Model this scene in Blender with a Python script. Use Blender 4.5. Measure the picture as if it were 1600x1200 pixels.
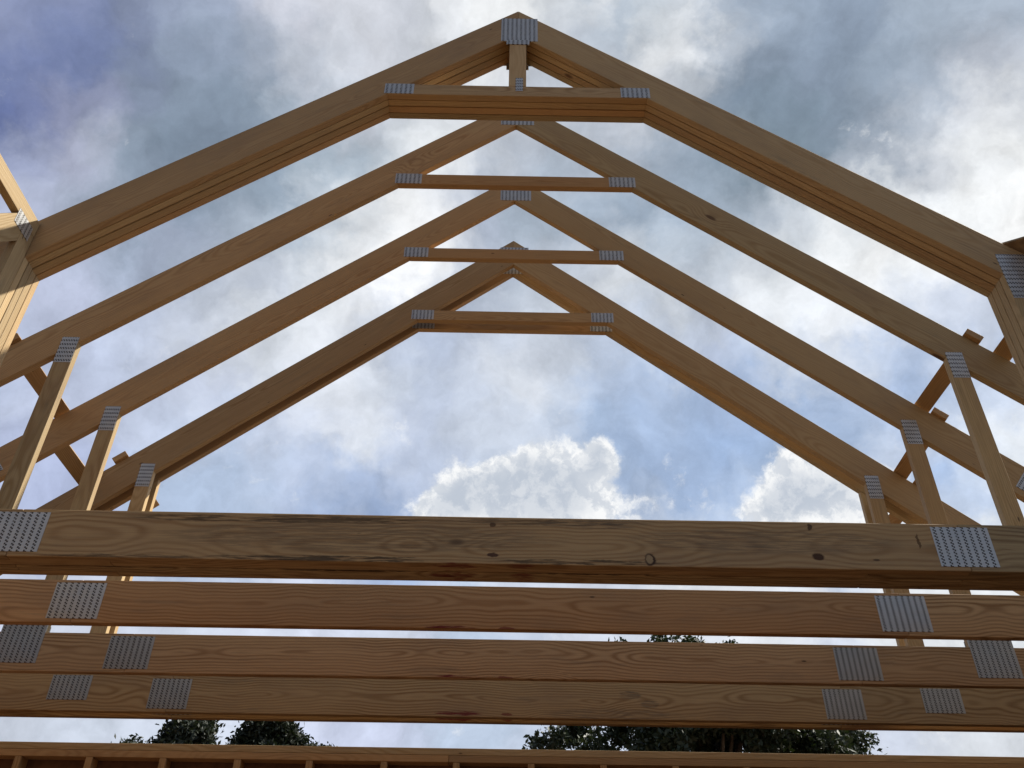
import bpy, bmesh, math, random
import numpy as np
from mathutils import Vector, Matrix

# ------------------------------------------------------------------ scene, camera, sky, sun
S = bpy.context.scene
C = S.collection
for o in list(bpy.data.objects):
    bpy.data.objects.remove(o)
CZ = 1.55                                   # camera height above the deck
cd = bpy.data.cameras.new('camera')
cam = bpy.data.objects.new('camera', cd)
C.objects.link(cam)
cd.sensor_width = 36.0
cd.lens = 1365.97 / 1600 * 36.0
cd.clip_start = 0.05
cd.clip_end = 2000
R_ = Vector((0.99984464, -0.01355873, 0.01126304))
U_ = Vector((-0.01713462, -0.59773345, 0.80151178))
F_ = Vector((0.00413519, 0.80158024, 0.59787291))
cam.matrix_world = Matrix(((R_.x, U_.x, -F_.x, -0.0213), (R_.y, U_.y, -F_.y, 0), (R_.z, U_.z, -F_.z, CZ), (0, 0, 0, 1)))
S.camera = cam
S.view_settings.view_transform = 'Standard'
S.view_settings.look = 'None'
S.view_settings.exposure = 0.4
S.view_settings.gamma = 1.0
S.render.engine = 'CYCLES'
S.cycles.use_denoising = True
S.cycles.max_bounces = 8
S.cycles.diffuse_bounces = 4

SUN = Vector((0.636, 0.159, 0.755)).normalized()
EL = math.asin(SUN.z)
AZ = math.atan2(SUN.x, SUN.y)
sd = bpy.data.lights.new('sun', 'SUN')
sd.energy = 5.0
sd.angle = math.radians(0.6)
sd.color = (1.0, 0.95, 0.86)
so = bpy.data.objects.new('sun', sd)
C.objects.link(so)
so.rotation_euler = SUN.to_track_quat('Z', 'Y').to_euler()
so.location = (6, 3, 12)


class NT:
    def __init__(s, tree): s.t = tree; s.n = tree.nodes; s.l = tree.links
    def put(s, inp, v):
        if hasattr(v, 'is_output'): s.l.new(v, inp)
        else: inp.default_value = v
    def node(s, typ, **k):
        n = s.n.new(typ)
        for a, b in k.items(): setattr(n, a, b)
        return n
    def m(s, op, a, b=None, c=None, clamp=False):
        n = s.node('ShaderNodeMath', operation=op, use_clamp=clamp)
        for i, v in enumerate((a, b, c)):
            if v is not None: s.put(n.inputs[i], v)
        return n.outputs[0]
    def v(s, op, a, b=None, c=None):
        n = s.node('ShaderNodeVectorMath', operation=op)
        for i, x in enumerate((a, b, c)):
            if x is not None: s.put(n.inputs[i], x)
        return n.outputs['Value'] if op in ('DOT_PRODUCT', 'LENGTH', 'DISTANCE') else n.outputs[0]
    def scale(s, a, f):
        n = s.node('ShaderNodeVectorMath', operation='SCALE')
        s.put(n.inputs[0], a); s.put(n.inputs['Scale'], f)
        return n.outputs[0]
    def noise(s, vec, scale, detail=4, rough=0.5, lac=2.0, col=False, dist=0.0):
        n = s.node('ShaderNodeTexNoise')
        s.put(n.inputs['Vector'], vec); n.inputs['Scale'].default_value = scale
        n.inputs['Detail'].default_value = detail; n.inputs['Roughness'].default_value = rough
        n.inputs['Lacunarity'].default_value = lac; n.inputs['Distortion'].default_value = dist
        return n.outputs['Color' if col else 'Fac']
    def mix(s, f, a, b):
        n = s.node('ShaderNodeMix', data_type='RGBA')
        s.put(n.inputs[0], f)
        for i, x in ((6, a), (7, b)):
            if isinstance(x, tuple) and len(x) == 3: x = x + (1,)
            s.put(n.inputs[i], x)
        return n.outputs[2]
    def mapr(s, x, a, b, c=0.0, d=1.0, smooth=True):
        n = s.node('ShaderNodeMapRange')
        if smooth: n.interpolation_type = 'SMOOTHSTEP'
        s.put(n.inputs[0], x)
        for i, y in ((1, a), (2, b), (3, c), (4, d)): s.put(n.inputs[i], y)
        return n.outputs[0]
    def xyz(s, v):
        n = s.node('ShaderNodeSeparateXYZ'); s.put(n.inputs[0], v); return n.outputs
    def comb(s, x, y, z):
        n = s.node('ShaderNodeCombineXYZ')
        for i, q in enumerate((x, y, z)): s.put(n.inputs[i], q)
        return n.outputs[0]

# the cloudy sky: what colour the cloud cover has in each direction (direction x1000, colour x1000)
SKY = [(-468,453,759,270,309,462), (-426,475,770,188,235,407), (-461,497,735,112,159,352), (-411,515,752,89,130,319), (-379,482,790,223,262,376),
 (-305,490,817,347,407,533), (-233,504,832,597,617,701), (-190,524,830,761,784,839), (-137,507,851,527,558,624), (-77,515,854,610,644,701),
 (-30,496,868,871,888,905), (24,498,867,871,888,896), (92,511,854,381,462,558), (149,520,841,956,965,965), (197,507,839,347,418,521),
 (260,499,827,323,397,503), (326,492,807,270,337,440), (401,471,786,361,429,521), (465,449,763,413,485,584), (-481,529,699,68,105,292),
 (-462,523,716,120,168,352), (-445,537,716,701,701,807), (-465,562,684,440,479,624), (-386,535,751,287,342,434), (-339,525,781,279,347,451),
 (-332,567,754,202,258,337), (-269,552,789,238,301,386), (-217,543,811,423,491,578), (-164,521,838,680,701,761), (-104,535,838,578,610,672),
 (-166,558,813,515,546,617), (66,529,846,485,515,578), (162,546,822,753,776,807), (203,559,804,216,275,366), (265,539,799,238,301,392),
 (343,524,779,231,292,376), (395,522,756,287,356,445), (459,494,738,485,515,591), (484,515,708,753,784,823), (-485,561,671,386,440,610),
 (-439,566,698,527,539,658), (-415,589,693,279,337,423), (-363,580,729,212,275,356), (-303,592,746,209,266,347), (206,593,778,188,254,328),
 (271,585,764,175,235,292), (327,584,743,181,246,305), (365,555,748,270,337,429), (412,562,717,485,521,597), (448,579,681,871,905,939),
 (475,551,686,956,973,982), (494,576,651,982,982,982), (444,557,702,839,871,896), (466,596,654,973,982,982), (420,622,661,922,947,956),
 (494,544,678,956,973,973), (-447,592,671,342,402,503), (-482,580,657,497,539,694), (-395,616,681,238,305,392), (-397,658,640,468,533,687),
 (-452,658,602,515,565,730), (-339,669,662,314,366,479), (-276,653,705,270,332,413), (-229,640,733,270,342,434), (-168,622,765,397,474,558),
 (-113,610,785,658,701,753), (-57,598,799,730,761,807), (-381,694,610,515,578,730), (55,600,798,515,552,617), (112,607,787,491,527,597),
 (182,626,759,361,434,533), (244,637,731,323,397,485), (284,649,706,515,565,644), (323,655,683,831,871,905), (367,662,653,956,965,973),
 (413,661,626,913,939,956), (444,663,602,386,468,665), (458,671,583,888,922,956), (484,673,560,527,604,768), (-340,706,622,610,658,745),
 (-277,701,657,468,521,624), (-224,691,687,423,509,610), (-169,673,720,730,768,815), (-127,661,739,956,965,973), (-71,628,775,855,880,896),
 (0,620,785,468,515,597), (70,626,777,352,434,539), (128,653,747,332,413,521), (186,682,707,397,485,597), (228,700,677,610,658,723),
 (282,708,647,855,888,922), (334,713,616,807,847,905), (365,726,583,578,658,807), (406,724,557,361,485,723), (427,704,567,413,533,753),
 (-452,723,522,497,552,708), (-399,723,564,527,597,761), (-340,753,563,546,604,745), (-278,743,609,730,776,839), (-225,730,646,776,807,855),
 (-177,717,674,855,871,896), (-114,693,712,939,947,956), (-71,680,730,680,716,776), (-35,676,736,361,418,546), (23,680,732,407,485,584),
 (74,704,707,515,565,651), (146,722,676,730,768,815), (189,740,645,610,665,753), (231,751,618,440,509,665), (285,761,583,323,440,665),
 (323,772,548,361,479,694), (2,732,682,491,539,617), (-27,741,671,413,479,604), (39,745,666,552,604,687), (-84,782,618,468,539,687),
 (-11,779,627,552,604,701), (55,782,621,578,631,723), (106,787,608,485,565,716), (-141,795,590,578,644,761), (-204,783,588,716,761,839),
 (-210,803,558,761,799,871), (-168,813,558,776,815,871), (-256,814,522,565,631,776), (-306,820,484,445,546,723), (-335,828,449,445,546,723),
 (-111,839,533,503,571,730), (-54,826,561,552,624,761), (-25,815,580,658,708,791), (23,812,583,839,863,896), (20,831,556,515,604,761),
 (78,816,573,361,479,680), (149,800,582,423,527,716), (205,795,571,352,468,680), (253,821,512,314,440,680), (192,833,518,371,485,694),
 (298,794,529,402,521,723), (-208,841,499,468,552,723), (-165,862,479,323,434,665), (-103,858,503,515,597,761), (272,838,473,578,672,823),
 (-487,709,510,479,546,723), (-472,730,494,527,584,738), (-458,777,433,445,509,723), (480,698,531,361,485,723), (490,713,502,839,871,913),
 (459,765,451,386,509,738), (401,762,509,558,638,784), (504,724,471,807,855,913), (504,672,543,468,571,768), (-439,826,352,610,658,776),
 (-199,915,351,672,723,855), (148,926,349,672,723,831), (217,893,394,753,784,831), (454,813,365,807,839,871), (-445,868,222,672,723,831),
 (-427,872,238,578,638,745), (-125,959,254,610,665,839), (-44,966,254,515,610,761), (387,890,241,617,672,791), (437,870,227,716,753,807),
 (78,964,255,610,672,807), (-323,889,325,658,716,839)]
CUM = [(-108,878,466,14), (-80,876,476,17), (-48,872,488,20), (-12,868,497,23), (24,865,502,24), (58,857,512,24), (89,850,518,21), (106,844,526,14), (79,870,488,29), (118,868,482,19), (150,865,478,19), (181,858,480,18), (212,851,480,14), (21,879,476,33), (268,849,455,16), (288,838,464,21), (313,824,473,27), (347,812,470,29), (376,809,452,29)]

W = bpy.data.worlds.new('World')
S.world = W
W.use_nodes = True
W.node_tree.nodes.clear()
k = NT(W.node_tree)
gen = k.node('ShaderNodeTexCoord').outputs['Generated']
dirn = k.v('NORMALIZE', gen)
w1 = k.v('SUBTRACT', k.noise(dirn, 7.0, 6, 0.60, col=True), (0.5, 0.5, 0.5))
w2 = k.v('SUBTRACT', k.noise(dirn, 26.0, 5, 0.62, col=True), (0.5, 0.5, 0.5))
dw = k.v('ADD', k.v('ADD', dirn, k.scale(w1, 0.17)), k.scale(w2, 0.058))
dw = k.v('NORMALIZE', dw)
# everywhere else: a broken cloud deck over blue
cover = k.noise(k.v('MULTIPLY', dw, (1, 1, 1.6)), 2.6, 6, 0.58)
cm = k.mapr(cover, 0.42, 0.62)
shade = k.mapr(k.noise(dw, 4.0, 4, 0.55), 0.35, 0.7)
cl = k.mix(shade, (0.16, 0.18, 0.22), (0.38, 0.41, 0.46))
sky = k.node('ShaderNodeTexSky', sky_type='NISHITA')
sky.sun_disc = False
sky.sun_elevation = EL
sky.sun_rotation = AZ
sky.air_density = 1.0
sky.dust_density = 1.5
BG = 0.1
other = k.mix(cm, k.scale(sky.outputs[0], BG), cl)
X0, B0, B1 = 0.56, math.radians(13), math.radians(63)
dx, dy, dz = k.xyz(dw)
beta = k.m('ARCTAN2', dz, dy)
tx = k.m('MULTIPLY_ADD', dx, 0.5 / X0, 0.5)
base = None
NR, NC = 18, 32
TAB = np.array(SKY, float) / 1000
TD = TAB[:, :3] / np.linalg.norm(TAB[:, :3], axis=1)[:, None]
for i in range(NR):
    bi = B0 + (B1 - B0) * i / (NR - 1)
    cr = k.node('ShaderNodeValToRGB')
    el = cr.color_ramp; el.interpolation = 'EASE'
    for j in range(NC):
        sx = -X0 + 2 * X0 * j / (NC - 1)
        sc_ = math.sqrt(1 - sx * sx)
        dt = TD @ np.array([sx, sc_ * math.cos(bi), sc_ * math.sin(bi)]) - 1
        wt = np.exp(1300 * dt) + 1e-9 * np.exp(200 * dt) + 1e-30
        rgb = (wt[:, None] * TAB[:, 3:]).sum(0) / wt.sum()
        e = el.elements[0] if j == 0 else (el.elements[-1] if j == NC - 1 else el.elements.new(j / (NC - 1)))
        e.position = j / (NC - 1)
        e.color = (float(rgb[0]), float(rgb[1]), float(rgb[2]), 1)
    k.put(cr.inputs[0], tx)
    if base is None: base = cr.outputs[0]
    else:
        ba = B0 + (B1 - B0) * (i - 1) / (NR - 1); bb = B0 + (B1 - B0) * i / (NR - 1)
        base = k.mix(k.mapr(beta, ba, bb), base, cr.outputs[0])
inside = k.m('MULTIPLY', k.m('MULTIPLY', k.mapr(beta, B0 - 0.12, B0), k.mapr(beta, B1, B1 + 0.15, 1.0, 0.0)), k.mapr(k.m('ABSOLUTE', dx), X0, X0 + 0.12, 1.0, 0.0))
base = k.mix(inside, other, base)
det = k.noise(k.v('ADD', dirn, k.scale(w1, 0.1)), 16.0, 8, 0.62)
base = k.scale(base, k.mapr(det, 0.28, 0.72, 0.80, 1.20, False))
# cumulus heads low behind the roof
cum = 0.0
for (x, y, z, r) in CUM:
    kk = 1.0 / (r / 1000) ** 2
    d = k.v('DOT_PRODUCT', k.v('NORMALIZE', k.v('ADD', dirn, k.scale(w2, 0.03))), (x / 1000, y / 1000, z / 1000))
    e = k.m('EXPONENT', k.m('MULTIPLY_ADD', d, kk, -kk))
    cum = k.m('ADD', cum, e)
def billow(v):
    return k.m('ADD', k.m('MULTIPLY', k.noise(v, 15.0, 2, 0.5), 0.8), k.m('MULTIPLY', k.noise(v, 45.0, 7, 0.66), 0.6))
bv = k.v('ADD', dirn, k.scale(w2, 0.03))
bil = billow(bv)
bil2 = billow(k.v('ADD', bv, (0.007, 0.0, 0.013)))          # a step towards the sun: relief light on the billows
cf = k.m('ADD', cum, k.m('MULTIPLY', k.m('SUBTRACT', bil, 0.70), 2.8))
cmask = k.mapr(cf, 0.45, 1.20)
lit = k.mapr(k.m('SUBTRACT', bil, bil2), -0.09, 0.09)
deep = k.mapr(cf, 1.0, 2.8, 0.0, 0.55)
tone = k.m('MULTIPLY', k.m('SUBTRACT', 1.0, deep), k.m('MULTIPLY_ADD', lit, 0.60, 0.50), clamp=True)
ccol = k.mix(tone, (0.40, 0.47, 0.58), (0.96, 0.97, 0.975))
final = k.mix(cmask, base, ccol)
bg = k.node('ShaderNodeBackground')
k.l.new(k.scale(final, 0.758 / BG), bg.inputs['Color'])
bg.inputs['Strength'].default_value = BG
ow = k.node('ShaderNodeOutputWorld')
k.l.new(bg.outputs[0], ow.inputs['Surface'])
W.cycles.sampling_method = 'MANUAL'
W.cycles.sample_map_resolution = 256

# ------------------------------------------------------------------ materials
def new_mat(name):
    m = bpy.data.materials.new(name); m.use_nodes = True
    m.node_tree.nodes.clear()
    q = NT(m.node_tree)
    out = q.node('ShaderNodeOutputMaterial')
    b = q.node('ShaderNodeBsdfPrincipled')
    q.l.new(b.outputs[0], out.inputs['Surface'])
    return m, q, b

def attr(q, name):
    a = q.node('ShaderNodeAttribute'); a.attribute_name = name
    return a.outputs['Vector']

def wood_mat(name, light, dark, extra=None, ring=0.0075, rough=0.62, arcs=1.0, con=(0.2, 0.8)):
    """sawn pine: rings of a log cut along the board; 'grain' = (along, across, through) in metres"""
    m, q, b = new_mat(name)
    g = attr(q, 'grain')
    x, y, z = q.xyz(g)
    # the pith wanders as one goes along the board
    st = q.comb(q.m('MULTIPLY', x, 0.55 * arcs), 0.0, 0.0)
    wander = q.v('SUBTRACT', q.noise(q.v('ADD', st, attr(q, 'board')), 1.0, 3, 0.55, col=True), (0.5, 0.5, 0.5))
    wx, wy, wz = q.xyz(wander)
    yy = q.m('ADD', y, q.m('MULTIPLY', wx, 0.16))
    zz = q.m('ADD', z, q.m('MULTIPLY', wy, 0.22))
    rad = q.v('LENGTH', q.comb(0.0, yy, zz))
    fine = q.noise(q.v('ADD', q.v('MULTIPLY', g, (1.8, 14.0, 14.0)), attr(q, 'board')), 1.0, 4, 0.55)
    rad = q.m('ADD', rad, q.m('MULTIPLY', fine, 0.016))
    # knots
    vo = q.node('ShaderNodeTexVoronoi'); vo.feature = 'F1'
    q.put(vo.inputs['Vector'], q.v('ADD', q.v('MULTIPLY', g, (2.1, 5.5, 5.5)), attr(q, 'board')))
    vo.inputs['Scale'].default_value = 1.0
    kd = vo.outputs['Distance']
    kc = q.xyz(vo.outputs['Color'])[0]
    has = q.m('GREATER_THAN', kc, 0.72)
    swirl = q.m('MULTIPLY', q.mapr(kd, 0.0, 0.38, 1.0, 0.0), has)
    rad = q.m('ADD', rad, q.m('MULTIPLY', swirl, 0.03))
    ph = q.m('MULTIPLY', rad, 2 * math.pi / ring)
    s1 = q.m('MULTIPLY_ADD', q.m('SINE', ph), 0.5, 0.5)
    s1 = q.m('POWER', s1, 1.6)
    amt = q.mapr(q.noise(q.v('ADD', q.v('MULTIPLY', g, (1.2, 9, 9)), attr(q, 'board')), 1.0, 3, 0.5), 0.3, 0.7, con[0], con[1])
    col = q.mix(q.m('MULTIPLY', s1, amt), light, dark)
    # long fibres
    fib = q.noise(q.v('MULTIPLY', g, (5.0, 420.0, 420.0)), 1.0, 3, 0.6)
    col = q.mix(q.mapr(fib, 0.3, 0.75, 0.0, 0.35), col, tuple(c * 0.62 for c in dark))
    # each board its own tint
    bx, by, bz = q.xyz(attr(q, 'board'))
    tint = q.m('FRACT', q.m('MULTIPLY', bx, 0.731))
    col = q.mix(q.m('MULTIPLY', tint, 0.40), col, (light[0] * 1.05, light[1] * 0.80, light[2] * 0.62))
    val = q.mapr(q.m('FRACT', q.m('MULTIPLY', by, 0.917)), 0.0, 1.0, 0.82, 1.14, False)
    col = q.scale(col, val)
    blot = q.mapr(q.noise(q.v('ADD', q.v('MULTIPLY', g, (1.5, 4, 4)), attr(q, 'board')), 1.0, 5, 0.6), 0.48, 0.78)
    col = q.mix(q.m('MULTIPLY', blot, 0.55), col, (0.30, 0.20, 0.12))
    # weathered grey-green smears
    wea = q.mapr(q.noise(q.v('ADD', q.v('MULTIPLY', g, (2.2, 22, 22)), attr(q, 'board')), 1.0, 6, 0.65), 0.56, 0.72)
    col = q.mix(q.m('MULTIPLY', wea, 0.30), col, (0.17, 0.145, 0.10))
    kn = q.m('MULTIPLY', q.mapr(kd, 0.045, 0.10, 1.0, 0.0), has)
    col = q.mix(q.m('MULTIPLY', kn, 0.85), col, (0.10, 0.045, 0.02))
    # small nail heads and bark specks
    v2 = q.node('ShaderNodeTexVoronoi'); v2.feature = 'F1'
    q.put(v2.inputs['Vector'], q.v('ADD', q.v('MULTIPLY', g, (4.0, 13.0, 13.0)), attr(q, 'board')))
    v2.inputs['Scale'].default_value = 1.0
    sp = q.m('MULTIPLY', q.mapr(v2.outputs['Distance'], 0.03, 0.065, 1.0, 0.0), q.m('GREATER_THAN', q.xyz(v2.outputs['Color'])[1], 0.70))
    col = q.mix(q.m('MULTIPLY', sp, 0.8), col, (0.05, 0.03, 0.02))
    if extra: col = extra(q, col, g)
    q.put(b.inputs['Base Color'], col)
    b.inputs['Roughness'].default_value = rough
    b.inputs['Specular IOR Level'].default_value = 0.25
    bp = q.node('ShaderNodeBump'); bp.inputs['Strength'].default_value = 0.35; bp.inputs['Distance'].default_value = 0.002
    q.put(bp.inputs['Height'], q.m('ADD', q.m('MULTIPLY', s1, 0.4), fib))
    q.put(b.inputs['Normal'], bp.outputs[0])
    return m

def spot(q, pos, x, z, rx, rz, warp):
    """soft-edged ellipse mark on a board face at world x, z"""
    p = q.v('ADD', pos, warp)
    d = q.v('MULTIPLY', q.v('SUBTRACT', p, (x, 0, z)), (1 / rx, 0, 1 / rz))
    return q.mapr(q.v('LENGTH', d), 0.75, 1.15, 1.0, 0.0)

def marks(specs):
    """specs: (x, z, rx, rz, colour, strength, ragged)"""
    def f(q, col, g):
        pos = q.node('ShaderNodeNewGeometry').outputs['Position']
        wp = q.scale(q.v('SUBTRACT', q.noise(q.v('MULTIPLY', pos, (18, 60, 60)), 1.0, 4, 0.6, col=True), (0.5, 0.5, 0.5)), 0.02)
        rag = q.mapr(q.noise(q.v('MULTIPLY', pos, (9, 40, 170)), 1.0, 5, 0.65), 0.40, 0.56)
        nyf = q.mapr(q.m('MULTIPLY', q.xyz(q.node('ShaderNodeNewGeometry').outputs['True Normal'])[1], -1.0), 0.3, 0.9)
        for (x, z, rx, rz, c, st, ragged) in specs:
            f_ = q.m('MULTIPLY', spot(q, pos, x, z + CZ, rx, rz, wp), st)
            if ragged != 'u': f_ = q.m('MULTIPLY', f_, nyf)
            if ragged is True: f_ = q.m('MULTIPLY', f_, rag)
            col = q.mix(f_, col, c)
        return col
    return f

LT, DK = (0.56, 0.425, 0.235), (0.37, 0.245, 0.11)
LT2, DK2 = (0.56, 0.385, 0.20), (0.33, 0.19, 0.08)
WOOD = wood_mat('pine_lumber', LT, DK, ring=0.009)
WOOD2 = wood_mat('pine_lumber_warm', LT2, DK2, ring=0.006)
RED = (0.17, 0.018, 0.022)
BLK = (0.035, 0.026, 0.018)
G_CH = wood_mat('pine_lumber_girder_chord', (0.56, 0.41, 0.215), (0.26, 0.16, 0.072), marks([
    (-0.66, 1.337, 0.42, 0.011, BLK, 0.8, True), (0.25, 1.337, 0.30, 0.010, BLK, 0.75, True), (-1.35, 1.333, 0.30, 0.008, BLK, 0.6, True),
    (-0.85, 1.488, 0.55, 0.016, BLK, 0.7, True), (0.05, 1.490, 0.4, 0.012, BLK, 0.5, True), (0.9, 1.43, 0.5, 0.05, (0.13, 0.10, 0.07), 0.45, True),
    (-0.55, 1.42, 0.7, 0.06, (0.16, 0.115, 0.07), 0.5, True), (0.3, 1.49, 0.2, 0.02, (0.10, 0.08, 0.06), 0.5, True),
    (1.086, 1.373, 0.022, 0.015, (0.06, 0.025, 0.012), 0.95, False), (1.078, 1.490, 0.009, 0.014, (0.08, 0.04, 0.02), 0.85, False),
    (1.46, 1.44, 0.006, 0.03, (0.10, 0.05, 0.02), 0.8, False), (-0.066, 1.36, 0.02, 0.008, (0.07, 0.03, 0.02), 0.9, False),
    (0.49, 1.352, 0.020, 0.024, (0.05, 0.025, 0.015), 0.95, False), (0.487, 1.354, 0.013, 0.016, (0.40, 0.28, 0.15), 1.0, False),
    (-0.07, 1.478, 0.012, 0.008, (0.08, 0.04, 0.02), 0.8, False),
    (-0.20, 1.316, 0.13, 0.012, RED, 0.7, 'u'), (0.04, 1.316, 0.06, 0.012, RED, 0.6, 'u')]), ring=0.013, arcs=1.5, con=(0.45, 1.0))
def redset(yz): return [(-0.24, 1.330 + yz, 0.11, 0.010, RED, 0.95, True), (-0.25, 1.327 + yz, 0.09, 0.006, RED, 0.7, False), (-0.01, 1.330 + yz, 0.035, 0.009, RED, 0.7, False)]
B_CH = wood_mat('pine_lumber_lower_chord', (0.66, 0.435, 0.225), (0.29, 0.155, 0.062), marks(redset(0)), ring=0.014, arcs=1.7, con=(0.45, 1.0))
C_CH = wood_mat('pine_lumber_far_chord', (0.60, 0.425, 0.215), (0.29, 0.17, 0.07), marks([(-0.26, 1.345, 0.12, 0.013, RED, 0.95, True), (-0.25, 1.342, 0.08, 0.007, RED, 0.7, False), (0.0, 1.342, 0.03, 0.008, RED, 0.7, False),
    (0.65, 1.45, 0.06, 0.02, (0.12, 0.10, 0.07), 0.7, True), (0.55, 1.35, 0.35, 0.03, (0.16, 0.13, 0.09), 0.5, True), (0.75, 1.405, 0.05, 0.02, (0.12, 0.10, 0.07), 0.6, True)]), ring=0.013, arcs=1.5, con=(0.45, 1.0))

def plate_mat(name, c1, c2):
    m, q, b = new_mat(name)
    uv = q.node('ShaderNodeUVMap'); uv.uv_map = 'UVMap'
    x, y, _ = q.xyz(uv.outputs[0])
    P = 0.0254
    cx = q.m('FRACT', q.m('DIVIDE', x, P))
    incol = q.m('MULTIPLY', q.m('GREATER_THAN', cx, 0.27), q.m('LESS_THAN', cx, 0.73))
    half = q.m('GREATER_THAN', cx, 0.5)
    ry = q.m('FRACT', q.m('ADD', q.m('DIVIDE', y, 0.0127), q.m('MULTIPLY', half, 0.35)))
    slot = q.m('MULTIPLY', incol, q.m('LESS_THAN', ry, 0.52))
    nz = q.noise(uv.outputs[0], 30.0, 5, 0.65)
    sl = q.m('MULTIPLY', slot, q.mapr(nz, 0.28, 0.5, 0.55, 1.0))
    n2 = q.noise(uv.outputs[0], 11.0, 3, 0.5)
    zinc = q.mix(n2, c1, c2)
    q.put(b.inputs['Base Color'], q.mix(sl, zinc, (0.045, 0.036, 0.028)))
    q.put(b.inputs['Metallic'], q.m('MULTIPLY', q.m('SUBTRACT', 1.0, sl), 0.42))
    q.put(b.inputs['Roughness'], q.mapr(n2, 0.3, 0.7, 0.32, 0.5))
    bp = q.node('ShaderNodeBump'); bp.inputs['Strength'].default_value = 0.8; bp.inputs['Distance'].default_value = 0.002
    q.put(bp.inputs['Height'], q.m('SUBTRACT', q.m('MULTIPLY', nz, 0.3), sl))
    q.put(b.inputs['Normal'], bp.outputs[0])
    return m
PLATE = plate_mat('galvanised_plate', (0.46, 0.465, 0.46), (0.68, 0.685, 0.68))
PLATE_SHADED = plate_mat('shaded_galvanised_plate', (0.33, 0.325, 0.305), (0.50, 0.495, 0.47))  # same zinc as the other plates, with dimmer reflected light painted into its colour

def flat_mat(name, c1, c2, scale, rough=0.8, detail=6):
    m, q, b = new_mat(name)
    tc = q.node('ShaderNodeTexCoord').outputs['Object']
    n = q.noise(tc, scale, detail, 0.6)
    q.put(b.inputs['Base Color'], q.mix(q.mapr(n, 0.35, 0.65), c1, c2))
    b.inputs['Roughness'].default_value = rough
    bp = q.node('ShaderNodeBump'); bp.inputs['Strength'].default_value = 0.4; bp.inputs['Distance'].default_value = 0.01
    q.put(bp.inputs['Height'], n); q.put(b.inputs['Normal'], bp.outputs[0])
    return m
OSB = flat_mat('strand_board', (0.36, 0.24, 0.12), (0.22, 0.14, 0.07), 22)
DECK = flat_mat('plywood_deck', (0.10, 0.055, 0.03), (0.065, 0.038, 0.022), 6)
SHEATH = flat_mat('sheathing_inside', (0.17, 0.085, 0.05), (0.12, 0.06, 0.035), 18)
DIRT = flat_mat('site_dirt', (0.11, 0.07, 0.042), (0.07, 0.048, 0.03), 1.5)
BARK = flat_mat('bark', (0.07, 0.05, 0.035), (0.13, 0.10, 0.07), 9)

def leaf_mat(name, c):
    m, q, b = new_mat(name)
    g = q.node('ShaderNodeObjectInfo')
    n = q.noise(q.node('ShaderNodeNewGeometry').outputs['Position'], 2.3, 4, 0.6)
    q.put(b.inputs['Base Color'], q.mix(n, tuple(x * 0.55 for x in c), tuple(x * 1.35 for x in c)))
    b.inputs['Roughness'].default_value = 0.55
    t = q.node('ShaderNodeBsdfTranslucent'); t.inputs[0].default_value = (c[0] * 1.3, c[1] * 1.5, c[2] * 0.8, 1)
    ad = q.node('ShaderNodeMixShader'); ad.inputs[0].default_value = 0.10
    q.l.new(b.outputs[0], ad.inputs[1]); q.l.new(t.outputs[0], ad.inputs[2])
    out = [n_ for n_ in q.n if n_.type == 'OUTPUT_MATERIAL'][0]
    q.l.new(ad.outputs[0], out.inputs['Surface'])
    return m
LEAF = leaf_mat('leaves', (0.030, 0.042, 0.018))
LEAF2 = leaf_mat('leaves_dark', (0.026, 0.035, 0.019))

# ------------------------------------------------------------------ builders
rng = random.Random(11)
def empty(name, loc, label, cat, group=None):
    o = bpy.data.objects.new(name, None); C.objects.link(o); o.location = loc
    o['label'] = label; o['category'] = cat
    if group: o['group'] = group
    return o

def link(name, bm, mat, parent=None, smooth=False):
    me = bpy.data.meshes.new(name)
    bm.to_mesh(me); bm.free()
    me.materials.append(mat)
    o = bpy.data.objects.new(name, me); C.objects.link(o)
    if parent:
        me.transform(Matrix.Translation(-Vector(parent.location)))
        o.parent = parent
    if smooth: me.shade_smooth()
    return o

def prism(quad, depth_vec):
    """bm of the polygon (list of Vectors) extruded by depth_vec"""
    bm = bmesh.new()
    a = [bm.verts.new(p) for p in quad]
    b = [bm.verts.new(p + depth_vec) for p in quad]
    bm.faces.new(a); bm.faces.new(list(reversed(b)))
    n = len(a)
    for i in range(n):
        bm.faces.new((a[i], b[i], b[(i + 1) % n], a[(i + 1) % n]))
    bmesh.ops.recalc_face_normals(bm, faces=bm.faces)
    return bm

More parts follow.
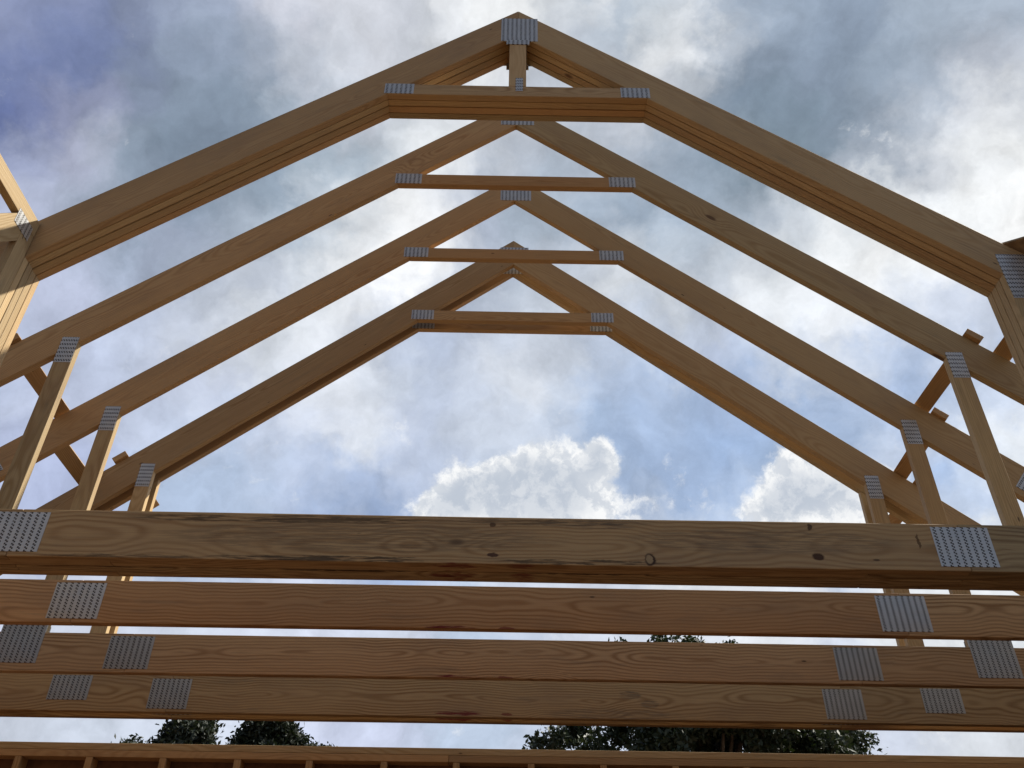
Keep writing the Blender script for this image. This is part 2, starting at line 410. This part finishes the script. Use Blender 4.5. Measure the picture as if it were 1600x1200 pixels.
BEVEL = 0.0028
def board(name, quad, depth_vec, along, mat, parent, bevel=None, bow=0.0, cuts=0, pith=None):
    """one sawn board; quad in world space (without CZ), along = direction of the grain"""
    z0 = Vector((0, 0, CZ))
    quad = [Vector(p) + z0 for p in quad]
    depth_vec = Vector(depth_vec)
    bm = prism(quad, depth_vec)
    ax = Vector(along).normalized(); th = depth_vec.normalized(); ac = ax.cross(th).normalized()
    c0 = sum(quad, Vector()) / len(quad) + depth_vec / 2
    us = [(v.co - c0).dot(ax) for v in bm.verts]
    lo, hi = min(us), max(us)
    bevel = bevel or BEVEL
    bmesh.ops.bevel(bm, geom=list(bm.edges), offset=bevel, segments=2, affect='EDGES', profile=0.6)
    if cuts:
        for i in range(1, cuts):
            t = lo + (hi - lo) * i / cuts
            bmesh.ops.bisect_plane(bm, geom=list(bm.verts) + list(bm.edges) + list(bm.faces), plane_co=c0 + ax * t, plane_no=ax, dist=1e-6)
    r = rng
    board_id = (r.uniform(0, 50), r.uniform(0, 50), r.uniform(0, 50))
    if pith is None: pith = (r.uniform(-0.06, 0.06), r.choice((-1, 1)) * r.uniform(0.03, 0.10))
    lg = bm.verts.layers.float_vector.new('grain'); lb = bm.verts.layers.float_vector.new('board')
    off = r.uniform(0, 30)
    ph = r.uniform(0, 6)
    for v in bm.verts:
        d = v.co - c0
        u, w, t = d.dot(ax), d.dot(ac), d.dot(th)
        v[lg] = (u + off, w + pith[0], t + pith[1]); v[lb] = board_id
        if bow:
            s = (u - lo) / max(hi - lo, 1e-6)
            env = math.sin(math.pi * min(max(s, 0), 1))
            v.co += ac * bow * env * (0.7 + 0.5 * math.sin(s * 7 + ph))
    o = link(name, bm, mat, parent)
    return o

def plate(parent, x, z, w, h, y, rot=0.0, slots='v', out=-1, thick=0.0016, label=None, mat=None):
    """pressed connector plate; centre (x, z), face at y, size w x h; out = which way it faces"""
    bm = bmesh.new()
    uvl = None
    ca, sa = math.cos(rot), math.sin(rot)
    yy = y + out * thick
    nx = 9; nz = 7
    quad = []
    z0 = z + CZ
    def P(a, b, yv): return Vector((x + a * ca - b * sa, yv, z0 + a * sa + b * ca))
    # slightly uneven sheet: front grid plus rim
    g = [[None] * (nz + 1) for _ in range(nx + 1)]
    for i in range(nx + 1):
        for j in range(nz + 1):
            a = -w / 2 + w * i / nx; b = -h / 2 + h * j / nz
            edge = 1 if i in (0, nx) or j in (0, nz) else 0
            g[i][j] = bm.verts.new(P(a, b, yy + out * (rng.uniform(0, 0.0012) if not edge else 0)))
    uv = bm.loops.layers.uv.new('UVMap')
    def setuv(f):
        for l in f.loops:
            d = l.vert.co - Vector((x, 0, z0))
            a = d.x * ca + d.z * sa + w / 2; b = -d.x * sa + d.z * ca + h / 2
            l[uv].uv = (a, b) if slots == 'v' else (b, a)
    for i in range(nx):
        for j in range(nz):
            f = bm.faces.new((g[i][j], g[i + 1][j], g[i + 1][j + 1], g[i][j + 1])); setuv(f)
    rim = [P(-w / 2, -h / 2, y - out * 0.004), P(w / 2, -h / 2, y - out * 0.004), P(w / 2, h / 2, y - out * 0.004), P(-w / 2, h / 2, y - out * 0.004)]
    rv = [bm.verts.new(p) for p in rim]
    sides = [([g[i][0] for i in range(nx + 1)], rv[0], rv[1]), ([g[nx][j] for j in range(nz + 1)], rv[1], rv[2]),
             ([g[nx - i][nz] for i in range(nx + 1)], rv[2], rv[3]), ([g[0][nz - j] for j in range(nz + 1)], rv[3], rv[0])]
    for row, p, q_ in sides:
        f = bm.faces.new(row + [q_, p]); setuv(f)
    f = bm.faces.new(list(reversed(rv))); setuv(f)
    bmesh.ops.recalc_face_normals(bm, faces=bm.faces)
    o = link('connector_plate', bm, mat or PLATE, parent)
    if label: o['label'] = label
    return o

# ------------------------------------------------------------------ the trusses
D, ZC, ZT, DB = 0.2497, 4.0398, 1.5115, 0.1845
XS = 2.2
XE = 4.25
def truss(label, y0, plies, H, s, thick=0.038, pitch=0.038, king=False, splice=1.63, splice_l=None, outer=False, up=0.0, bare=False, chord_mat=None, group='roof trusses', name='roof_truss'):
    splice_l = splice if splice_l is None else splice_l
    t = empty(name, (0, y0, ZT - DB + CZ), label, 'truss' if name == 'roof_truss' else 'girder truss', group)
    Hd = H - D
    dz = 0.089
    ZT_ = ZT + up
    for k_ in range(plies):
        ya = y0 + k_ * pitch
        jz = 0 if k_ == 0 else rng.uniform(-0.0025, 0.0025)
        dv = (0, thick, 0)
        for sg in (-1, 1):
            h_, hd_ = H + jz, Hd + jz
            q_ = [(0.0001 * sg, ya, h_), (sg * XE, ya, h_ - s * XE), (sg * XE, ya, hd_ - s * XE + 0.1), (sg * (XE - 0.12), ya, hd_ - s * (XE - 0.12)), (0.0001 * sg, ya, hd_)]
            board('top_chord', q_, dv, (1, 0, -s * sg), WOOD if (k_ + (sg > 0)) % 3 else WOOD2, t, bow=rng.uniform(-0.002, 0.002), cuts=10)
            # knee wall stud under the chord
            z1, z2 = hd_ - s * XS - 0.001, hd_ - s * (XS + dz) - 0.001
            board('knee_stud', [(sg * XS, ya, ZT_ + 0.001 + jz), (sg * (XS + dz), ya, ZT_ + 0.001 + jz), (sg * (XS + dz), ya, z2), (sg * XS, ya, z1)], dv, (0, 0, 1), WOOD, t, cuts=4, bow=rng.uniform(-.001, .001))
        # collar tie
        xb, xt = (Hd - ZC) / s - 0.001, (Hd - ZC - dz) / s - 0.001
        board('collar_tie', [(-xb, ya, ZC + jz), (xb, ya, ZC + jz), (xt, ya, ZC + dz + jz), (-xt, ya, ZC + dz + jz)], dv, (1, 0, 0), WOOD2 if k_ % 2 == 0 else WOOD, t, cuts=4, bow=rng.uniform(-.001, .001))
        if king:
            kz = Hd - s * 0.0475
            board('king_post', [(-0.0475, ya, ZC + dz + 0.001), (0.0475, ya, ZC + dz + 0.001), (0.0475, ya, kz), (0, ya, Hd - 0.001), (-0.0475, ya, kz)], dv, (0, 0, 1), WOOD, t)
        cm_ = chord_mat or B_CH
        sp = splice - 0.35 * (k_ % 2) if k_ else splice
        sl = splice_l - 0.35 * (k_ % 2) if k_ else splice_l
        for (a, b) in ((-XE + 0.1, -sl - 0.0005), (-sl + 0.0005, sp - 0.0005), (sp + 0.0005, XE - 0.1)):
            board('bottom_chord', [(a, ya, ZT - DB + jz), (b, ya, ZT - DB + jz), (b, ya, ZT_ + jz), (a, ya, ZT_ + jz)], dv, (1, 0, 0), cm_, t, cuts=10, bow=rng.uniform(-.0015, .0015), pith=(rng.uniform(-.03, .03), rng.choice((-1, 1)) * rng.uniform(0.02, 0.045)))
    yb = y0 + (plies - 1) * pitch + thick
    for (yf, out) in ((y0, -1), (yb, 1)):
        az = 4.674 if king else H - 0.1945
        if 4.6 < y0 < 4.7: az = 4.716
        ah = 0.232 if king else 0.112
        plate(t, 0.008, az, 0.21, ah, yf, 0, 'v', out)
        if king:
            plate(t, 0.0, 4.545, 0.13, 0.045, yf + out * 0.0022, 0, 'v', out)
            plate(t, 0.01, 4.144, 0.04, 0.117, yf, 0, 'h', out)
        for sg in (-1, 1):
            plate(t, sg * 0.636, 4.087, 0.157, 0.086, yf, 0, 'v', out)
            if (sg > 0 or not king or out > 0) and not (bare and out < 0):
                w = 0.15 if king else 0.086
                plate(t, sg * (XS + 0.003 + (0.075 if king else 0.043)), 2.77 if king else 2.742, w, 0.27 if king else 0.162, yf, 0, 'h', out)
            plate(t, (splice if sg > 0 else -splice_l) + 0.0, 1.421, 0.208, 0.155, yf, 0, 'v', out, mat=PLATE_SHADED if y0 > 4 else PLATE)
            plate(t, sg * 2.303, 1.446 if y0 > 4.5 else 1.457, 0.21, 0.128 if y0 > 4.5 else 0.185, yf, 0, 'v', out, mat=PLATE_SHADED)
            if outer:
                plate(t, sg * 2.815, 2.402, 0.15, 0.128, yf, -sg * math.atan(s), 'v', out)
    return t

Y1, Y2, Y3, Y4 = 2.834, 3.4506, 4.0606, 4.676
BEVEL = 0.0042
truss('nearest four-ply girder truss, the only one with a king post under its peak', Y1, 4, 4.874, 0.838, thick=0.0372, pitch=0.0405, king=True, splice=1.62, splice_l=1.77, chord_mat=G_CH, group=None, name='girder_truss')
BEVEL = 0.0028
truss('single roof truss directly behind the thick girder truss, second from the camera', Y2, 1, 4.8675, 0.83, splice=1.632, splice_l=1.787)
truss('single roof truss in the middle, third from the camera, just before the close pair', Y3, 1, 4.8528, 0.83, outer=True, splice=1.645, splice_l=1.777)
truss('front truss of the close pair at the back, peak poking above a tie', Y4, 1, 4.847, 0.83, splice=1.776, splice_l=1.773, chord_mat=C_CH, up=0.007)
truss('rearmost truss of the close pair, seen as a second edge below the front one', 4.776, 1, 4.845, 0.83, bare=True, splice=1.776, splice_l=1.773, chord_mat=C_CH, up=0.007)

# the small truss that meets the girder on the left, running towards the camera in a plane x = const
def side_truss():
    t = empty('flat_truss', (-XS, 2.80, 1.51 + CZ), 'sunlit flat truss of two-by-fours meeting the thick girder at its left end', 'truss')
    dv = (-0.038, 0, 0); X = -XS
    ye = Y1 - 0.003
    board('end_post', [(X, ye, 1.512), (X, ye, 2.898), (X, ye - 0.087, 2.898), (X, ye - 0.087, 1.512)], dv, (0, 0, 1), WOOD, t, cuts=4)
    board('top_chord', [(X, ye, 2.90), (X, ye, 2.987), (X, 0.6, 2.987), (X, 0.6, 2.90)], dv, (0, 1, 0), WOOD, t, cuts=6)
    board('bottom_chord', [(X, ye - 0.001, 1.42), (X, ye - 0.001, 1.51), (X, 0.6, 1.51), (X, 0.6, 1.42)], dv, (0, 1, 0), WOOD, t, cuts=6)
    # diagonal web rising to the post
    y1, z1 = ye - 0.0875, 2.898
    d = Vector((0, 0.655, 0.755)); L = 1.70
    n = Vector((0, -d.z, d.y)) * 0.082
    a = Vector((X, 2.681, 2.899)); b = Vector((X, y1, 2.789)); c = Vector((X, y1, 2.899))
    board('web', [c, a, a - d * L, b - d * (L - 0.02), b], dv, d, WOOD, t, cuts=4)
    # plate lies on the +x face, long side along the chord
    for out in (1,):
        bm = bmesh.new()
        uv = bm.loops.layers.uv.new('UVMap')
        xx = X + (0.0018 if out > 0 else -0.038 - 0.0018); x2 = X + (-0.002 if out > 0 else -0.036)
        pts = [(2.672, 2.842), (2.800, 2.842), (2.800, 2.922), (2.672, 2.922)]
        A = [bm.verts.new((xx, y, z + CZ)) for y, z in pts]; B = [bm.verts.new((x2, y, z + CZ)) for y, z in pts]
        fs = [bm.faces.new(A), bm.faces.new(list(reversed(B)))] + [bm.faces.new((A[i], B[i], B[(i + 1) % 4], A[(i + 1) % 4])) for i in range(4)]
        bmesh.ops.recalc_face_normals(bm, faces=bm.faces)
        for f in bm.faces:
            for l in f.loops: l[uv].uv = (l.vert.co.y - 2.672, l.vert.co.z - CZ - 2.842)
        link('connector_plate', bm, PLATE, t)
side_truss()

# plywood panel lying at the girder's right shoulder
def roof_panel():
    nr = Vector((0.838, 0, 1)).normalized()
    pts = [(2.257, 2.99), (2.257, 2.85), (2.62, 2.25), (3.1, 2.25), (3.1, 2.99)]
    bm = prism([Vector((x, y, 4.874 - 0.838 * x + CZ)) + nr * 0.001 for x, y in pts], nr * 0.018)
    bmesh.ops.bevel(bm, geom=list(bm.edges), offset=0.001, segments=1, affect='EDGES')
    o = link('plywood_panel', bm, OSB)
    o['label'] = 'plywood sheathing panel lying on the right slope of the thick girder, overhanging towards us'; o['category'] = 'plywood panel'
roof_panel()

# two-by-four braces laid flat over the top chords, from truss to truss
def brace(label, sg, xa, ya, xb, yb, H, lift=0.001, s=0.83):
    nrm = Vector((sg * s, 0, 1)).normalized(); dn = Vector((sg, 0, -s)).normalized()
    za, zb = H - s * xa, H - s * xb
    a = Vector((sg * xa, ya, za)) + nrm * lift; b = Vector((sg * xb, yb, zb)) + nrm * lift
    w = dn * 0.0445
    o = board('roof_brace', [a - w, a + w, b + w, b - w], nrm * 0.038, b - a, WOOD2, None, cuts=3)
    o['label'] = label; o['category'] = 'brace'; o['group'] = 'flat braces nailed over the top chords'
brace('left brace from the truss behind the girder to the middle truss', -1, 2.525, 3.43, 2.525, 4.09, 4.868)
brace('left brace from the middle truss to the paired trusses', -1, 2.600, 4.045, 2.60, 4.80, 4.853)
brace('left brace whose cut end pokes above the front truss of the back pair', -1, 2.415, 4.655, 2.415, 5.30, 4.848)
brace('right brace emerging from behind the thick girder onto the next truss', 1, 2.49, 2.88, 2.49, 3.47, 4.872, 0.004)
brace('right brace from the truss behind the girder to the middle truss', 1, 2.362, 3.425, 2.352, 4.085, 4.868)
brace('right brace from the middle truss to the paired trusses', 1, 2.420, 4.04, 2.435, 4.79, 4.853)
brace('right brace running back from the paired trusses', 1, 2.53, 4.655, 2.53, 5.30, 4.848)

# ------------------------------------------------------------------ stud walls
WT = 1.327
def stud_wall(label, p0, p1, inward, studs, split=None, ztop=WT, group=None):
    """p0 -> p1 along the inner face of the wall; inward points into the room"""
    t = empty('stud_wall', (p0[0], p0[1], 0), label, 'wall', group)
    a, b = Vector((p0[0], p0[1], 0)), Vector((p1[0], p1[1], 0))
    ax = (b - a).normalized(); L = (b - a).length
    back = -Vector(inward) * 0.089
    def seg(name, u0, u1, z0, z1, mat=WOOD2, al=None, back_=back, off=0.0, cuts=8):
        o_ = Vector(inward) * off
        q_ = [a + ax * u0 + Vector((0, 0, z0)) + o_, a + ax * u1 + Vector((0, 0, z0)) + o_, a + ax * u1 + Vector((0, 0, z1)) + o_, a + ax * u0 + Vector((0, 0, z1)) + o_]
        return board(name, q_, back_, al or ax, mat, t, cuts=cuts)
    seg('top_plate', 0, L, ztop - 0.038, ztop, WOOD)
    cuts_ = split or [L * 0.55]
    u = 0
    for c in cuts_ + [L]:
        seg('top_plate', u, c - 0.002, ztop - 0.077, ztop - 0.039); u = c
    seg('bottom_plate', 0, L, -CZ + 0.02, -CZ + 0.058)
    for x in studs:
        seg('stud', x, x + 0.038, -CZ + 0.059, ztop - 0.078, WOOD2, (0, 0, 1), cuts=2, off=-0.001)
    z0 = Vector((0, 0, CZ))
    q_ = [a + back * 1.02 + Vector((0, 0, 0.0)), b + back * 1.02, b + back * 1.02 + Vector((0, 0, ztop + CZ - 0.01)), a + back * 1.02 + Vector((0, 0, ztop + CZ - 0.01))]
    bm = prism(q_, back * 0.14)
    link('sheathing', bm, SHEATH, t)
    return t
x0w = -4.2
gst = [-2.778, -2.374, -1.954, -1.53, -1.12, -0.694, -0.282, 0.146, 0.56, 0.972]
gst = [g_ - 0.019 for g_ in gst]
gst = [gst[0] - 0.41 * i for i in (3, 2, 1)] + gst + [gst[-1] + 0.408 * i for i in range(1, 8)]
stud_wall('far stud wall with doubled top plate crossing under the trees', (x0w, 5.3), (4.2, 5.3), (0, -1, 0), [g_ - x0w for g_ in gst], [-0.325 - x0w])
ys = [0.02 + 0.406 * i for i in range(22)]
stud_wall('left bearing stud wall under the heels of the trusses', (-4.0, -3.7), (-4.0, 5.29), (1, 0, 0), ys, [4.9])
stud_wall('right bearing stud wall under the heels of the trusses', (4.0, -3.7), (4.0, 5.29), (-1, 0, 0), ys, [4.9])

# ------------------------------------------------------------------ ground
def sheet(name, x0, x1, y0, y1, z, mat, th=None):
    if th:
        bm = prism([Vector((x0, y0, z)), Vector((x1, y0, z)), Vector((x1, y1, z)), Vector((x0, y1, z))], Vector((0, 0, -th)))
    else:
        bm = bmesh.new(); bm.faces.new([bm.verts.new(p) for p in ((x0, y0, z), (x1, y0, z), (x1, y1, z), (x0, y1, z))])
    o = link(name, bm, mat); o['kind'] = 'structure'
    return o
sheet('ground', -400, 400, -400, 400, -0.35, DIRT)
sheet('floor', -4.12, 4.12, -3.9, 5.42, 0.015, DECK, 0.3)

# ------------------------------------------------------------------ trees
def tree(label, x, y, trunk_h, clumps, leaf, n_leaf, mat, seed, group='trees beyond the far wall'):
    r = np.random.RandomState(seed)
    t = empty('tree', (x, y, -0.35), label, 'tree', group)
    # trunk with limbs reaching into every clump
    bm = bmesh.new()
    def limb(p, q_, r0, r1, n=7):
        p, q_ = Vector(p), Vector(q_)
        rings = []
        d = (q_ - p).normalized(); sd_ = d.orthogonal().normalized(); up = d.cross(sd_)
        for i in range(5):
            f = i / 4; c = p.lerp(q_, f) + sd_ * math.sin(f * 3.1) * (q_ - p).length * 0.05
            rr = r0 + (r1 - r0) * f
            rings.append([bm.verts.new(c + (sd_ * math.cos(a_) + up * math.sin(a_)) * rr) for a_ in [2 * math.pi * j / n for j in range(n)]])
        for i in range(4):
            for j in range(n):
                bm.faces.new((rings[i][j], rings[i][(j + 1) % n], rings[i + 1][(j + 1) % n], rings[i + 1][j]))
        bm.faces.new(rings[-1])
    base = (x, y, -0.5); top = (x + 0.2, y, trunk_h)
    limb(base, top, 0.34, 0.22, 10)
    for (cx, cy, cz, rad, fl) in clumps:
        mid = (x + (cx - 0) * 0.45, y + cy * 0.45, trunk_h + (cz - trunk_h) * 0.55)
        limb((x + 0.1, y, trunk_h * (0.75 + 0.2 * r.rand())), mid, 0.12, 0.07)
        limb(mid, (x + cx, y + cy, cz), 0.07, 0.025, 5)
    link('trunk', bm, BARK, t, True)
    # crown: leaf sprays spread through each clump
    vol = np.array([c[3] ** 2.2 for c in clumps]); cnt = (n_leaf * vol / vol.sum()).astype(int)
    P = []
    for (cx, cy, cz, rad, fl), n in zip(clumps, cnt):
        ns = max(6, n // 26)                         # sprays of ~26 leaves
        d = r.normal(size=(ns, 3)); d /= np.linalg.norm(d, axis=1)[:, None]
        rr = rad * (r.rand(ns) ** 0.42) * (1 + 0.16 * r.normal(size=ns))
        cen = np.array([x + cx, y + cy, cz]) + d * rr[:, None] * np.array([1, 1, fl])
        cen = np.repeat(cen, 26, axis=0)
        P.append(cen + r.normal(size=cen.shape) * np.array([0.13, 0.13, 0.09]))
    P = np.concatenate(P); n = len(P)
    a = r.normal(size=(n, 3)); a /= np.linalg.norm(a, axis=1)[:, None]
    b = r.normal(size=(n, 3)); b -= a * (a * b).sum(1)[:, None]; b /= np.linalg.norm(b, axis=1)[:, None]
    sz = leaf * (0.6 + 0.8 * r.rand(n))[:, None]
    c = np.cross(a, b) * sz * 0.12
    V = np.stack([P - a * sz, P - b * sz * 0.45 + c, P + a * sz, P + b * sz * 0.45 + c], 1).reshape(-1, 3) - np.array(t.location)
    me = bpy.data.meshes.new('crown')
    me.vertices.add(4 * n); me.vertices.foreach_set('co', V.astype('f').ravel())
    me.loops.add(4 * n); me.loops.foreach_set('vertex_index', np.arange(4 * n, dtype='i'))
    me.polygons.add(n); me.polygons.foreach_set('loop_start', np.arange(0, 4 * n, 4, dtype='i'))
    me.update(calc_edges=True); me.materials.append(mat)
    o = bpy.data.objects.new('crown', me); C.objects.link(o); o.parent = t
def rc(seed, n, rx, ry, z0, z1, top, rad, extra=()):
    r = np.random.RandomState(seed); L = []
    for i in range(n):
        a = r.rand() * 6.283; f = r.rand() ** 0.5; z = z0 + (z1 - z0) * r.rand()
        # narrower towards the top
        g = math.sqrt(max(0.05, 1 - ((z - z0) / (top - z0)) ** 2))
        L.append((math.cos(a) * rx * f * g, math.sin(a) * ry * f * g, z, rad * (0.7 + 0.6 * r.rand()), 0.75))
    return L + list(extra)
tree('broad leafy tree on the right beyond the far wall, the widest of all the trees', 5.1, 24.0, 3.6,
     rc(3, 62, 3.9, 3.2, 5.6, 9.9, 11.2, 0.62, [(-1.9, 0, 10.15, .35, 1), (-0.6, 0, 10.5, .28, 1), (0.1, 0, 10.3, .42, 1), (.9, 0, 10.1, .35, 1), (-3.9, 0, 7.8, .45, .7), (-.9, -2.2, 7.7, .7, .8), (0.2, -2.4, 7.9, .7, .8), (1.2, -2.3, 7.6, .7, .8), (.6, -2.2, 8.4, .6, .8), (1.0, -1, 7.9, .6, .8), (1.9, -.5, 7.7, .65, .8), (2.6, .5, 8.2, .6, .8), (1.5, 1, 8.3, .6, .8), (3.2, 0, 7.9, .6, .8), (.3, .5, 8.0, .6, .8), (3.9, 0, 7.9, .7, .8), (4.0, 0.3, 7.0, .8, .8)]), 0.078, 95000, LEAF, 5)
tree('dark tree beyond the far wall, second tree from the left edge', -9.55, 28.0, 4.0,
     rc(8, 14, 0.55, 1.2, 6.2, 9.0, 10.2, 0.48, [(-.75, 0, 8.5, .3, .9), (.1, 0, 9.2, .5, 1), (-.1, 0, 8.6, .6, 1)]), 0.078, 42000, LEAF2, 6)
tree('dark tree beyond the far wall, third tree from the left edge', -7.35, 28.4, 4.0,
     rc(9, 15, 0.75, 1.2, 6.2, 9.2, 10.4, 0.5, [(.75, 0, 8.8, .42, .9), (-.55, 0, 8.8, .4, .9), (0, 0, 9.1, .6, .9)]), 0.078, 46000, LEAF2, 7)
tree('leftmost small treetop beyond the far wall', -11.45, 28.6, 4.2,
     rc(10, 10, .35, .5, 6.5, 8.4, 9.2, 0.36, [(0, 0, 8.55, .35, 1)]), 0.07, 16000, LEAF2, 8)
tree('tiny treetop just right of the two dark left trees beyond the far wall', -5.75, 28.6, 4.2,
     rc(12, 10, .4, .5, 6.5, 8.2, 9.0, 0.34, [(-.2, 0, 8.5, .3, 1), (.35, 0, 8.42, .25, 1)]), 0.07, 16000, LEAF2, 9)
